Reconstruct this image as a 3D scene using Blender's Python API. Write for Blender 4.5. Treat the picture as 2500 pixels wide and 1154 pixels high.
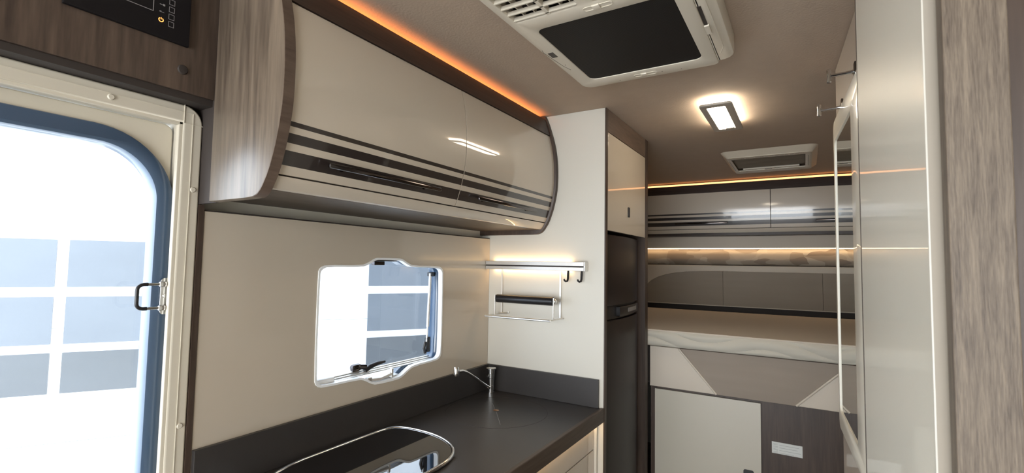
import bpy, bmesh, math, random
from mathutils import Vector, Matrix
random.seed(7)
for o in list(bpy.data.objects): bpy.data.objects.remove(o)
SC = bpy.context.scene
COL = SC.collection
# ------------------------------------------------------------ camera
cd = bpy.data.cameras.new('camera'); cam = bpy.data.objects.new('camera', cd); COL.objects.link(cam)
RR = ((0.85546, 0.517577, 0.017412), (0.015425, -0.059073, 0.998134), (-0.51764, 0.853595, 0.058518))
cam.matrix_world = Matrix(((RR[0][0], RR[1][0], -RR[2][0], 0), (RR[0][1], RR[1][1], -RR[2][1], 0),
                           (RR[0][2], RR[1][2], -RR[2][2], 1.45), (0, 0, 0, 1)))
cd.sensor_width = 36; cd.lens = 36*1181.03/2500; cd.clip_start = 0.02; cd.clip_end = 200
cd.dof.use_dof = True; cd.dof.focus_distance = 1.9; cd.dof.aperture_fstop = 13
SC.camera = cam
# ------------------------------------------------------------ world
W = bpy.data.worlds.new('sky'); SC.world = W; W.use_nodes = True
bg = W.node_tree.nodes['Background']; bg.inputs[0].default_value = (0.86, 0.93, 1.0, 1); bg.inputs[1].default_value = 7.0
SC.view_settings.view_transform = 'Standard'; SC.view_settings.look = 'None'
SC.view_settings.exposure = 0.25; SC.view_settings.gamma = 1; SC.view_settings.use_curve_mapping = False
def area(name, loc, rot, sx, sy, power, color, portal=False):
    l = bpy.data.lights.new(name, 'AREA'); l.shape = 'RECTANGLE'; l.size = sx; l.size_y = sy
    l.energy = power; l.color = color
    if portal: l.cycles.is_portal = True
    o = bpy.data.objects.new(name, l); COL.objects.link(o); o.location = loc; o.rotation_euler = rot
    return o
PI = math.pi
# daylight entering by the cab windscreen behind the photographer, and sky portals at the openings
area('windscreen_daylight', (-0.15, -2.55, 1.45), (PI/2, 0, 0), 1.9, 1.1, 30, (1.0, 0.96, 0.90))
area('entry_door_portal', (-1.36, 0.20, 1.0), (0, -PI/2, 0), 1.7, 0.8, 1, (1, 1, 1), True)
area('kitchen_window_portal', (-1.36, 1.23, 1.25), (0, -PI/2, 0), 0.5, 0.7, 1, (1, 1, 1), True)
# ------------------------------------------------------------ materials
def new_mat(name):
    m = bpy.data.materials.new(name); m.use_nodes = True
    nt = m.node_tree; return m, nt, nt.nodes['Principled BSDF']
def pm(name, col, rough=.5, metal=0, coat=0, coat_r=.04, bump=0, bscale=300, var=0, vscale=4, emis=None, es=0, spec=.5, stretch=(1, 1, 1)):
    m, nt, b = new_mat(name)
    b.inputs['Base Color'].default_value = (*col, 1); b.inputs['Roughness'].default_value = rough
    b.inputs['Metallic'].default_value = metal; b.inputs['Coat Weight'].default_value = coat
    b.inputs['Coat Roughness'].default_value = coat_r; b.inputs['Specular IOR Level'].default_value = spec
    tc = nt.nodes.new('ShaderNodeTexCoord'); mp = nt.nodes.new('ShaderNodeMapping'); mp.inputs['Scale'].default_value = stretch
    nt.links.new(tc.outputs['Object'], mp.inputs[0])
    if bump:
        n = nt.nodes.new('ShaderNodeTexNoise'); n.inputs['Scale'].default_value = bscale; n.inputs['Detail'].default_value = 3
        nt.links.new(mp.outputs[0], n.inputs['Vector'])
        bn = nt.nodes.new('ShaderNodeBump'); bn.inputs['Strength'].default_value = bump; bn.inputs['Distance'].default_value = .002
        nt.links.new(n.outputs[0], bn.inputs['Height']); nt.links.new(bn.outputs[0], b.inputs['Normal'])
    if var:
        n = nt.nodes.new('ShaderNodeTexNoise'); n.inputs['Scale'].default_value = vscale; n.inputs['Detail'].default_value = 6
        nt.links.new(mp.outputs[0], n.inputs['Vector'])
        r = nt.nodes.new('ShaderNodeMapRange'); r.inputs[3].default_value = 1-var; r.inputs[4].default_value = 1+var
        nt.links.new(n.outputs[0], r.inputs[0])
        mx = nt.nodes.new('ShaderNodeVectorMath'); mx.operation = 'SCALE'; mx.inputs[0].default_value = col
        nt.links.new(r.outputs[0], mx.inputs['Scale']); nt.links.new(mx.outputs[0], b.inputs['Base Color'])
    if emis:
        b.inputs['Emission Color'].default_value = (*emis, 1); b.inputs['Emission Strength'].default_value = es
    return m
def wood(name, dark, light, scale=(22, 22, 1.2), rough=.45, coat=0.0, contrast=(.3, .7), fine=.35, cr_=.12):
    m, nt, b = new_mat(name)
    tc = nt.nodes.new('ShaderNodeTexCoord')
    mp = nt.nodes.new('ShaderNodeMapping'); mp.inputs['Scale'].default_value = scale
    nt.links.new(tc.outputs['Object'], mp.inputs[0])
    n = nt.nodes.new('ShaderNodeTexNoise'); n.inputs['Scale'].default_value = 1; n.inputs['Detail'].default_value = 8; n.inputs['Roughness'].default_value = .62
    n.inputs['Distortion'].default_value = .6
    nt.links.new(mp.outputs[0], n.inputs['Vector'])
    mp2 = nt.nodes.new('ShaderNodeMapping'); mp2.inputs['Scale'].default_value = tuple(s*7 for s in scale)
    nt.links.new(tc.outputs['Object'], mp2.inputs[0])
    n2 = nt.nodes.new('ShaderNodeTexNoise'); n2.inputs['Scale'].default_value = 1; n2.inputs['Detail'].default_value = 4
    nt.links.new(mp2.outputs[0], n2.inputs['Vector'])
    mix = nt.nodes.new('ShaderNodeMix'); mix.data_type = 'FLOAT'; mix.inputs[0].default_value = fine
    nt.links.new(n.outputs[0], mix.inputs[2]); nt.links.new(n2.outputs[0], mix.inputs[3])
    cr = nt.nodes.new('ShaderNodeValToRGB')
    cr.color_ramp.elements[0].position = contrast[0]; cr.color_ramp.elements[0].color = (*dark, 1)
    cr.color_ramp.elements[1].position = contrast[1]; cr.color_ramp.elements[1].color = (*light, 1)
    nt.links.new(mix.outputs[0], cr.inputs[0]); nt.links.new(cr.outputs[0], b.inputs['Base Color'])
    b.inputs['Roughness'].default_value = rough; b.inputs['Coat Weight'].default_value = coat; b.inputs['Coat Roughness'].default_value = cr_; b.inputs['Specular IOR Level'].default_value = .35
    bn = nt.nodes.new('ShaderNodeBump'); bn.inputs['Strength'].default_value = .25; bn.inputs['Distance'].default_value = .001
    nt.links.new(n2.outputs[0], bn.inputs['Height']); nt.links.new(bn.outputs[0], b.inputs['Normal'])
    return m
def emit(name, col, s):
    m = bpy.data.materials.new(name); m.use_nodes = True; nt = m.node_tree
    nt.nodes.remove(nt.nodes['Principled BSDF']); e = nt.nodes.new('ShaderNodeEmission')
    e.inputs[0].default_value = (*col, 1); e.inputs[1].default_value = s
    nt.links.new(e.outputs[0], nt.nodes['Material Output'].inputs[0]); return m
def glass_mat(name, tint=(1, 1, 1), refl=1.5):
    m = bpy.data.materials.new(name); m.use_nodes = True; nt = m.node_tree
    nt.nodes.remove(nt.nodes['Principled BSDF'])
    t = nt.nodes.new('ShaderNodeBsdfTransparent'); t.inputs[0].default_value = (*tint, 1)
    g = nt.nodes.new('ShaderNodeBsdfGlossy'); g.inputs['Roughness'].default_value = .01
    ge = nt.nodes.new('ShaderNodeNewGeometry'); dt = nt.nodes.new('ShaderNodeVectorMath'); dt.operation = 'DOT_PRODUCT'
    nt.links.new(ge.outputs['Incoming'], dt.inputs[0]); nt.links.new(ge.outputs['Normal'], dt.inputs[1])
    def mth(op, a, b_):
        q = nt.nodes.new('ShaderNodeMath'); q.operation = op
        for i, vv in enumerate((a, b_)):
            if vv is None: continue
            if isinstance(vv, (int, float)): q.inputs[i].default_value = vv
            else: nt.links.new(vv, q.inputs[i])
        return q.outputs[0]
    c1 = mth('SUBTRACT', 1.0, mth('ABSOLUTE', dt.outputs['Value'], None))
    class F: outputs = [mth('ADD', .03, mth('MULTIPLY', .9, mth('POWER', c1, 5.0)))]
    f = F
    mx = nt.nodes.new('ShaderNodeMixShader')
    nt.links.new(f.outputs[0], mx.inputs[0]); nt.links.new(t.outputs[0], mx.inputs[1]); nt.links.new(g.outputs[0], mx.inputs[2])
    nt.links.new(mx.outputs[0], nt.nodes['Material Output'].inputs[0]); return m
M = {}
M['cream'] = pm('cream high gloss laminate', (.56, .49, .40), .35, coat=1.0, coat_r=.03, var=.02, vscale=2)
M['cream_soft'] = pm('cream gloss laminate rear', (.54, .475, .39), .35, coat=1.0, coat_r=.10)
M['stripe_soft'] = pm('charcoal stripe rear', (.026, .019, .017), .3, coat=1, coat_r=.10)
M['cream_low'] = pm('cream gloss storage door', (.46, .43, .355), .35, coat=.8, coat_r=.08, var=.03, vscale=3)
M['return'] = pm('beige panel edge', (.36, .32, .265), .6, spec=.2)
M['lam'] = pm('pale satin wall laminate', (.575, .545, .475), .42, bump=.04, bscale=500, var=.015, coat=.0)
M['panelgloss'] = pm('glossy cream wall cladding', (.50, .435, .35), .3, coat=.8, coat_r=.06, var=.02, vscale=3)
M['white_gloss'] = pm('white gloss bathroom laminate', (.74, .70, .60), .4, coat=.35, coat_r=.02, spec=.2)
M['door_beige'] = pm('beige door laminate', (.45, .38, .31), .4, coat=.45, coat_r=.03, spec=.3)
M['ceil'] = pm('taupe ceiling fabric', (.44, .345, .265), .9, bump=.35, bscale=140, var=.05, vscale=18)
M['frame'] = pm('door frame plastic', (.62, .57, .47), .4)
M['white_pl'] = pm('off white plastic', (.62, .56, .46), .42, bump=.05, bscale=600)
M['white_rim'] = pm('white window rim', (.85, .86, .86), .35)
M['wood_f'] = wood('brown oak fascia', (.030, .020, .016), (.135, .095, .070), (16, 16, 1.3), .38, .15)
M['wood'] = wood('grey brown oak vertical', (.040, .027, .020), (.205, .158, .113), (20, 20, 1.3), .36, .45, cr_=.33)
M['woodpost'] = wood('grey brown oak close up', (.060, .043, .031), (.190, .150, .110), (240, 240, 13), .5, 0, (.35, .68), .4)
M['wood_y'] = wood('dark walnut along the van', (.020, .012, .010), (.065, .043, .032), (20, 1.3, 20), .4)
M['wood_x'] = wood('dark walnut across the van', (.018, .011, .009), (.055, .036, .028), (1.3, 20, 20), .4)
M['wood_v'] = wood('dark walnut upright', (.028, .018, .013), (.080, .053, .039), (20, 20, 1.3), .4)
M['wood_under'] = wood('walnut underside', (.04, .027, .020), (.10, .072, .053), (16, 1.2, 16), .45, .05)
M['wood_rail'] = wood('brown fridge surround wood', (.06, .04, .03), (.17, .12, .09), (14, 2.2, 16), .4)
M['stripe'] = pm('charcoal stripe', (.026, .019, .017), .3, coat=1, coat_r=.03)
M['worktop'] = pm('charcoal worktop laminate', (.035, .031, .029), .38, bump=.06, bscale=260, var=.08, vscale=60, stretch=(4, 1, 1))
M['blackgloss'] = pm('black glass', (.004, .004, .005), .03, coat=1, coat_r=.01)
M['black'] = pm('black plastic', (.012, .011, .012), .35)
M['panelblack'] = pm('control panel black', (.008, .007, .008), .5, spec=.2)
M['chrome'] = pm('chrome', (.72, .72, .72), .10, 1)
M['steel'] = pm('brushed steel', (.52, .49, .45), .34, 1, bump=.03, bscale=300)
M['darkchrome'] = pm('dark chrome', (.10, .09, .09), .12, 1)
M['satin'] = pm('satin aluminium', (.72, .70, .66), .35, .8)
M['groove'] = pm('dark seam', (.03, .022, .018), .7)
M['line'] = pm('grey print', (.28, .27, .27), .5)
M['fridge'] = pm('black fridge door', (.020, .014, .013), .42, bump=.08, bscale=400, spec=.35)
M['gasket'] = pm('gasket with painted sky tint', (.045, .085, .150), .28, coat=.6, coat_r=.15)  # dark rubber; the blue of sky reflection and flare is put into its colour
M['glass'] = glass_mat('window glass', (.93, .95, .97))
M['acrylic'] = glass_mat('tinted acrylic pane', (.73, .76, .80))
M['mirror'] = pm('mirror', (.80, .82, .80), .01, 1)
M['mirredge'] = pm('bevelled mirror edge', (.04, .16, .17), .05, 1)
M['sheet'] = pm('beige fitted sheet', (.54, .485, .42), .9, bump=.2, bscale=200)
M['boucle'] = pm('cream leatherette', (.55, .49, .41), .6, bump=.08, bscale=400)
M['taupe'] = pm('taupe woven fabric', (.29, .25, .205), .85, bump=.25, bscale=260, var=.07, vscale=6, stretch=(.5, 1, 6))
M['taupe2'] = pm('taupe woven fabric front', (.30, .25, .205), .85, bump=.25, bscale=260, var=.07, vscale=6, stretch=(.5, 1, 6))
M['ledo'] = emit('orange led', (1.0, .32, .09), 22)
M['ledo2'] = emit('orange led rear', (1.0, .42, .15), 2.6)
M['ledw'] = emit('warm led', (1.0, .70, .40), 9)
M['ledk'] = emit('warm led kitchen', (1.0, .66, .32), 20)
M['lampe'] = emit('lamp diffuser', (1.0, .86, .66), 24)
M['poweron'] = emit('orange power light', (1.0, .35, .08), 2.5)
M['lampframe'] = pm('lamp frame', (.42, .37, .31), .4)
M['tan'] = pm('chipboard tan', (.55, .34, .20), .8)
M['shade'] = pm('roller shade grey', (.24, .215, .18), .7, var=.1, vscale=8)
M['filter'] = None
M['out_white'] = pm('white garage door steel', (.85, .86, .86), .5)
M['out_ground'] = pm('pale concrete yard', (.70, .70, .70), .9, var=.06)
M['out_pane1'] = pm('frosted blue pane', (.125, .140, .160), .35, var=.10, vscale=2.2, stretch=(1, 1, 3))
M['out_pane2'] = pm('grey blue pane', (.085, .092, .100), .3, var=.12, vscale=2.2, stretch=(1, 1, 3))
M['floor'] = wood('grey vinyl plank', (.10, .08, .065), (.24, .19, .15), (8, 1, 8), .5)
M['paper'] = pm('label paper', (.60, .62, .60), .6)
M['ink'] = pm('label ink', (.32, .34, .33), .7)
# perforated filter mesh
m, nt, b = new_mat('black perforated filter')
tc = nt.nodes.new('ShaderNodeTexCoord'); mp = nt.nodes.new('ShaderNodeMapping'); mp.inputs['Scale'].default_value = (260, 260, 260)
mp.inputs['Rotation'].default_value = (0, 0, PI/4)
nt.links.new(tc.outputs['Object'], mp.inputs[0])
v = nt.nodes.new('ShaderNodeTexVoronoi'); v.inputs['Scale'].default_value = 1; v.inputs['Randomness'].default_value = 0; v.voronoi_dimensions = '2D'
nt.links.new(mp.outputs[0], v.inputs['Vector'])
cr = nt.nodes.new('ShaderNodeValToRGB'); cr.color_ramp.elements[0].position = .34; cr.color_ramp.elements[0].color = (.002, .002, .002, 1)
cr.color_ramp.elements[1].position = .40; cr.color_ramp.elements[1].color = (.020, .018, .017, 1)
nt.links.new(v.outputs['Distance'], cr.inputs[0]); nt.links.new(cr.outputs[0], b.inputs['Base Color']); b.inputs['Roughness'].default_value = .6; b.inputs['Specular IOR Level'].default_value = .2
M['filter'] = m
# quilted mattress border with wave lines
m, nt, b = new_mat('quilted white mattress border')
b.inputs['Base Color'].default_value = (.50, .47, .40, 1); b.inputs['Roughness'].default_value = .85
tc = nt.nodes.new('ShaderNodeTexCoord'); mp = nt.nodes.new('ShaderNodeMapping'); mp.inputs['Scale'].default_value = (3.2, 1, 11); mp.inputs['Rotation'].default_value = (0, .35, 0)
nt.links.new(tc.outputs['Object'], mp.inputs[0])
w = nt.nodes.new('ShaderNodeTexWave'); w.bands_direction = 'Z'; w.inputs['Scale'].default_value = 1.0; w.inputs['Distortion'].default_value = 7; w.inputs['Detail'].default_value = 1
w.inputs['Detail Scale'].default_value = .8
nt.links.new(mp.outputs[0], w.inputs['Vector'])
bn = nt.nodes.new('ShaderNodeBump'); bn.inputs['Strength'].default_value = .15; bn.inputs['Distance'].default_value = .004
nt.links.new(w.outputs[0], bn.inputs['Height']); nt.links.new(bn.outputs[0], b.inputs['Normal'])
M['quilt'] = m
# floral upholstery
m, nt, b = new_mat('leaf patterned upholstery')
b.inputs['Roughness'].default_value = .8
tc = nt.nodes.new('ShaderNodeTexCoord'); mp = nt.nodes.new('ShaderNodeMapping'); mp.inputs['Scale'].default_value = (9, 9, 17); mp.inputs['Rotation'].default_value = (0, .6, 0)
nt.links.new(tc.outputs['Object'], mp.inputs[0])
n = nt.nodes.new('ShaderNodeTexNoise'); n.inputs['Scale'].default_value = .7; n.inputs['Detail'].default_value = 1
nt.links.new(mp.outputs[0], n.inputs['Vector'])
add = nt.nodes.new('ShaderNodeVectorMath'); add.operation = 'MULTIPLY_ADD'; add.inputs[1].default_value = (1.6, 1.6, 1.6)
nt.links.new(n.outputs['Color'], add.inputs[0]); nt.links.new(mp.outputs[0], add.inputs[2])
v = nt.nodes.new('ShaderNodeTexVoronoi'); v.inputs['Scale'].default_value = 1.0
nt.links.new(add.outputs[0], v.inputs['Vector'])
sp = nt.nodes.new('ShaderNodeSeparateColor'); nt.links.new(v.outputs['Color'], sp.inputs[0])
big = nt.nodes.new('ShaderNodeTexNoise'); big.inputs['Scale'].default_value = 2.2; big.inputs['Detail'].default_value = 2
nt.links.new(tc.outputs['Object'], big.inputs['Vector'])
mx = nt.nodes.new('ShaderNodeMix'); mx.data_type = 'FLOAT'; mx.inputs[0].default_value = .55
nt.links.new(sp.outputs[0], mx.inputs[2]); nt.links.new(big.outputs[0], mx.inputs[3])
cr = nt.nodes.new('ShaderNodeValToRGB'); e = cr.color_ramp.elements
e[0].position = .28; e[0].color = (.23, .175, .13, 1); e[1].position = .75; e[1].color = (.50, .43, .34, 1)
x = cr.color_ramp.elements.new(.48); x.color = (.33, .265, .20, 1)
nt.links.new(mx.outputs[0], cr.inputs[0]); nt.links.new(cr.outputs[0], b.inputs['Base Color'])
M['floral'] = m
# ------------------------------------------------------------ geometry helpers
class G:
    """collects shapes in world coordinates and links them as one mesh object"""
    def __init__(s): s.bm = bmesh.new()
    def _merge(s, t):
        me = bpy.data.meshes.new('t'); t.to_mesh(me); t.free(); s.bm.from_mesh(me); bpy.data.meshes.remove(me)
    def box(s, x0, x1, y0, y1, z0, z1, bev=0, seg=2, rot=None, about=None):
        t = bmesh.new(); bmesh.ops.create_cube(t, size=1)
        for v in t.verts:
            v.co = Vector(((x0+x1)/2+v.co.x*abs(x1-x0), (y0+y1)/2+v.co.y*abs(y1-y0), (z0+z1)/2+v.co.z*abs(z1-z0)))
        if bev: bmesh.ops.bevel(t, geom=t.edges[:], offset=bev, segments=seg, affect='EDGES', profile=.5)
        if rot:
            c = Vector(about or ((x0+x1)/2, (y0+y1)/2, (z0+z1)/2))
            bmesh.ops.transform(t, matrix=Matrix.Translation(c) @ rot @ Matrix.Translation(-c), verts=t.verts)
        s._merge(t); return s
    def prism(s, pts, axis, a0, a1, bev=0):
        """pts: 2-D outline; axis 'x': pts=(y,z); 'y': pts=(x,z); 'z': pts=(x,y)"""
        def P(p, a):
            return {'x': (a, p[0], p[1]), 'y': (p[0], a, p[1]), 'z': (p[0], p[1], a)}[axis]
        t = bmesh.new(); A = [t.verts.new(P(p, a0)) for p in pts]; B = [t.verts.new(P(p, a1)) for p in pts]
        n = len(pts)
        f0 = t.faces.new(A); f1 = t.faces.new(B[::-1])
        for i in range(n): t.faces.new((A[i], B[i], B[(i+1) % n], A[(i+1) % n]))
        bmesh.ops.recalc_face_normals(t, faces=t.faces[:])
        if bev:
            es = [e for e in t.edges if e.link_faces[0] in (f0, f1) or e.link_faces[-1] in (f0, f1)]
            bmesh.ops.bevel(t, geom=es, offset=bev, segments=2, affect='EDGES', profile=.5)
        s._merge(t); return s
    def plate(s, outer, holes, axis, a0, a1, bev=0):
        cu = bpy.data.curves.new('c', 'CURVE'); cu.dimensions = '2D'; cu.fill_mode = 'BOTH'
        cu.extrude = abs(a1-a0)/2-bev; cu.bevel_depth = bev; cu.bevel_resolution = 1; cu.offset = -bev
        for L in [outer]+holes:
            sp = cu.splines.new('POLY'); sp.points.add(len(L)-1); sp.use_cyclic_u = True
            for p, q in zip(sp.points, L): p.co = (q[0], q[1], 0, 1)
        ob = bpy.data.objects.new('c', cu); COL.objects.link(ob)
        dg = bpy.context.evaluated_depsgraph_get(); me = bpy.data.meshes.new_from_object(ob.evaluated_get(dg))
        bpy.data.objects.remove(ob); bpy.data.curves.remove(cu)
        mid = (a0+a1)/2
        for v in me.vertices:
            a, b_, c = v.co
            v.co = {'x': (mid+c, a, b_), 'y': (a, mid-c, b_), 'z': (a, b_, mid+c)}[axis]
        t = bmesh.new(); t.from_mesh(me); bpy.data.meshes.remove(me)
        bmesh.ops.remove_doubles(t, verts=t.verts, dist=1e-6); bmesh.ops.recalc_face_normals(t, faces=t.faces[:])
        s._merge(t); return s
    def tube(s, pts, r, n=10, cyc=False, caps=True):
        pts = [Vector(p) for p in pts]; rs = r if isinstance(r, (list, tuple)) else [r]*len(pts)
        t = bmesh.new(); rings = []; N = len(pts); up = None
        for i, p in enumerate(pts):
            a = pts[i-1] if (i > 0 or cyc) else p; b_ = pts[(i+1) % N] if (i < N-1 or cyc) else p
            d = (b_-a).normalized()
            if up is None: up = Vector((0, 0, 1)) if abs(d.z) < .9 else Vector((1, 0, 0))
            u = (up-d*up.dot(d)).normalized(); up = u; w_ = d.cross(u)
            rings.append([t.verts.new(p+(u*math.cos(2*PI*k/n)+w_*math.sin(2*PI*k/n))*rs[i]) for k in range(n)])
        for i in range(N if cyc else N-1):
            A, B = rings[i], rings[(i+1) % N]
            for k in range(n): t.faces.new((A[k], A[(k+1) % n], B[(k+1) % n], B[k]))
        if caps and not cyc: t.faces.new(rings[0][::-1]); t.faces.new(rings[-1])
        bmesh.ops.recalc_face_normals(t, faces=t.faces[:]); s._merge(t); return s
    def lathe(s, prof, c, axis='z', n=24):
        t = bmesh.new(); rings = []
        for (r, h) in prof:
            ring = []
            for k in range(n):
                a = 2*PI*k/n; p = (r*math.cos(a), r*math.sin(a), h)
                p = {'z': p, 'x': (p[2], p[0], p[1]), 'y': (p[0], p[2], p[1])}[axis]
                ring.append(t.verts.new(Vector(p)+Vector(c)))
            rings.append(ring)
        for A, B in zip(rings, rings[1:]):
            for k in range(n): t.faces.new((A[k], A[(k+1) % n], B[(k+1) % n], B[k]))
        t.faces.new(rings[0]); t.faces.new(rings[-1][::-1])
        bmesh.ops.recalc_face_normals(t, faces=t.faces[:]); s._merge(t); return s
    def sheet(s, prof, thick, y0, y1, ends=True):
        """prof: list of (x,z) outer face line; sheet of given thickness going to -x, swept along y"""
        inner = [(x-thick, z) for x, z in prof]
        return s.prism(prof+inner[::-1], 'y', y0, y1)
    def grid(s, f, nu, nv):
        t = bmesh.new(); V = [[t.verts.new(f(i/nu, j/nv)) for j in range(nv+1)] for i in range(nu+1)]
        for i in range(nu):
            for j in range(nv): t.faces.new((V[i][j], V[i+1][j], V[i+1][j+1], V[i][j+1]))
        s._merge(t); return s
ORG = {}
def link(name, g, mat, parent=None, smooth=False, origin=None):
    bm = g.bm
    if parent is not None: org = ORG[parent.name]
    elif origin: org = Vector(origin)
    else:
        xs = [v.co for v in bm.verts]
        org = Vector(((min(c.x for c in xs)+max(c.x for c in xs))/2, (min(c.y for c in xs)+max(c.y for c in xs))/2, min(c.z for c in xs)))
    for v in bm.verts: v.co -= org
    if smooth:
        for f in bm.faces: f.smooth = True
        for e in bm.edges:
            if len(e.link_faces) == 2 and e.calc_face_angle(0) > .6: e.smooth = False
    me = bpy.data.meshes.new(name); bm.to_mesh(me); bm.free(); me.materials.append(M[mat] if isinstance(mat, str) else mat)
    o = bpy.data.objects.new(name, me); COL.objects.link(o)
    if parent is not None: o.parent = parent
    else: o.location = org
    ORG[o.name] = org
    return o
def thing(name, loc, label, cat, group=None, kind=None):
    o = bpy.data.objects.new(name, None); o.empty_display_size = .05; COL.objects.link(o); o.location = loc; ORG[o.name] = Vector(loc)
    if kind: o['kind'] = kind
    if label: o['label'] = label
    if cat: o['category'] = cat
    if group: o['group'] = group
    return o
def tag(o, label, cat, group=None):
    o['label'] = label; o['category'] = cat
    if group: o['group'] = group
    return o
def struct(name, g, mat, **k):
    o = link(name, g, mat, **k); o['kind'] = 'structure'; return o
def copy_tree(o, delta, label=None, parent=None):
    c = o.copy(); COL.objects.link(c)
    if parent is None:
        c.location = Vector(o.location)+Vector(delta)
        if label: c['label'] = label
    else: c.parent = parent
    ORG[c.name] = ORG[o.name]+Vector(delta)
    for ch in list(o.children): copy_tree(ch, delta, None, c)
    return c
def rrect(a0, a1, b0, b1, r, n=8, rs=None):
    """rounded rectangle outline, rs = radii (tr, tl, bl, br)"""
    rs = rs or (r, r, r, r); out = []
    for (ca, cb, st, rr) in ((a1, b1, 0, rs[0]), (a0, b1, PI/2, rs[1]), (a0, b0, PI, rs[2]), (a1, b0, 1.5*PI, rs[3])):
        sa = 1 if ca == a1 else -1; sb = 1 if cb == b1 else -1
        for k in range(n+1):
            t = st+PI/2*k/n; out.append((ca-sa*rr+rr*math.cos(t), cb-sb*rr+rr*math.sin(t)))
    return out
def smooth_poly(P, it=2):
    for _ in range(it):
        Q = []
        for i in range(len(P)):
            a, b_ = P[i], P[(i+1) % len(P)]
            Q += [(a[0]*.75+b_[0]*.25, a[1]*.75+b_[1]*.25), (a[0]*.25+b_[0]*.75, a[1]*.25+b_[1]*.75)]
        P = Q
    return P
# ============================================================ THE SETTING
H = 2.10; XL = -1.29; XR = .95; YR = 4.12; YF = -2.6; YP = 1.858
struct('ceiling', G().box(XL-.04, XR+.04, YF, YR+.04, H, H+.05), 'ceil')
struct('floor', G().box(XL-.04, XR+.04, YF, YR+.04, -.06, 0), 'floor')
door_out = [(-.08, .02), (.59, .02), (.59, 1.805), (-.08, 1.805)]
win_hole = [(.92, 1.02), (1.55, 1.02), (1.55, 1.49), (.92, 1.49)]
struct('wall_left', G().plate([(YF, 0), (YR, 0), (YR, H), (YF, H)], [door_out, win_hole], 'x', XL-.04, XL), 'lam')
struct('wall_right', G().box(XR, XR+.04, YF, YR, 0, H), 'lam')
struct('wall_rear', G().box(XL, XR, YR, YR+.04, 0, H), 'lam')
# entry door
d = thing('door_1', (-1.29, .25, 0), 'entry door at the left with a rounded dark-framed window', None, kind='structure')
fo = rrect(-.09, .598, .01, 1.813, .042, 8)
fi = [(-.045, .05), (.556, .05), (.556, 1.772), (-.045, 1.772)]
link('door_frame', G().plate(fo, [fi], 'x', -1.335, -1.245, .004), 'frame', d)
g = G()
g.box(-1.262, -1.249, .5475, .557, .05, 1.773, .002)
g.box(-1.262, -1.249, -.05, .557, 1.7645, 1.774, .002)
link('inner_frame_lip', g, 'frame', d)
g = G()
g.box(-1.2455, -1.2435, .575, .5765, .02, 1.795); g.box(-1.2455, -1.2435, -.09, .5765, 1.7955, 1.797)
g.box(-1.2455, -1.2430, .556, .598, 1.7695, 1.7705); g.box(-1.2455, -1.2430, .5555, .5565, 1.770, 1.813)
fs = link('frame_seam', g, 'frame', d)
for (yy, zz) in ((.415, 1.788), (.583, 1.615), (.583, 1.065)):
    link('screw_cap', G().lathe([(.005, .0035), (.0065, .0015), (.0065, 0)], (-1.2452, yy, zz), 'x', 16), 'frame', d, smooth=True)
gk_o = rrect(-.03, .5605, .25, 1.737, .16, 14); gl_o = rrect(.01, .5215, .30, 1.697, .115, 14)
link('door_leaf', G().plate(rrect(-.042, .5775-.024, .052, 1.768, .02), [rrect(-.02, .551, .26, 1.727, .15, 14)], 'x', -1.33, -1.288, .003), 'frame', d)
link('window_surround', G().plate(gk_o, [gl_o], 'x', -1.325, -1.276, .008), 'gasket', d, smooth=True)
link('door_glass', G().plate(rrect(-.005, .535, .285, 1.712, .12, 12), [], 'x', -1.318, -1.312), 'glass', d)
lt = link('latch_plate', G().plate(rrect(.538, .560, 1.322, 1.406, .008, 5), [], 'x', -1.276, -1.268, .001), 'chrome', d, smooth=True)
g = G()
for zz in (1.392, 1.338):
    g.box(-1.271, -1.256, .532, .546, zz-.006, zz+.006, .0025)
    g.tube([(-1.263, .538, zz), (-1.262, .508, zz)], .0035, 12)
g.lathe([(.005, .003), (.0055, 0)], (-1.269, .548, 1.365), 'x', 14); g.tube([(-1.262, .558, 1.33), (-1.262, .558, 1.40)], .004, 10)
link('latch_arm', g, 'chrome', lt, smooth=True)
pts = [(-1.262, .510, 1.392)]+[(-1.262, .502-.012*math.sin(t), 1.380+.012*math.cos(t)) for t in [0, .4, .8, 1.2, PI/2]]+[(-1.262, .490, 1.365)]
pts += [(-1.262, .502-.012*math.sin(t), 1.350-.012*math.cos(t)) for t in [PI/2, 1.2, .8, .4, 0]]+[(-1.262, .510, 1.338)]
link('latch_grip', G().tube(pts, .0042, 12), 'black', lt, smooth=True)
struct('trim_1', G().box(-1.289, -1.243, .5985, .611, 0, 1.582), 'wood_v')
# kitchen cladding with window cut-out
WO = [(.940, 1.416), (.946, 1.431), (.967, 1.4395), (1.105, 1.4395), (1.132, 1.448), (1.160, 1.463), (1.175, 1.4655), (1.275, 1.4655), (1.292, 1.463), (1.318, 1.450), (1.345, 1.4400), (1.490, 1.4395), (1.514, 1.431), (1.523, 1.414),
      (1.524, 1.100), (1.515, 1.080), (1.492, 1.0715), (1.365, 1.070), (1.335, 1.058), (1.308, 1.043), (1.285, 1.038), (1.183, 1.040), (1.163, 1.047), (1.135, 1.063), (1.110, 1.071), (.970, 1.073), (.951, 1.080), (.941, 1.100)]
WOs = smooth_poly(WO, 1)
cl = G().plate([(.613, .90), (YP-.001, .90), (YP-.001, 1.567), (.613, 1.567)], [WOs], 'x', XL+.0005, -1.245)
tag(link('wall_cladding', cl, 'panelgloss'), 'glossy cream wall panel around the kitchen window', 'wall panel')
struct('trim_2', G().box(-1.289, -1.246, .613, YP-.001, 1.568, 1.571), 'groove')
cy, cz = 1.232, 1.255
def shrink(P, k): return [(cy+(y-cy)*(1-k/.29), cz+(z-cz)*(1-k/.19)) for y, z in P]
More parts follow.
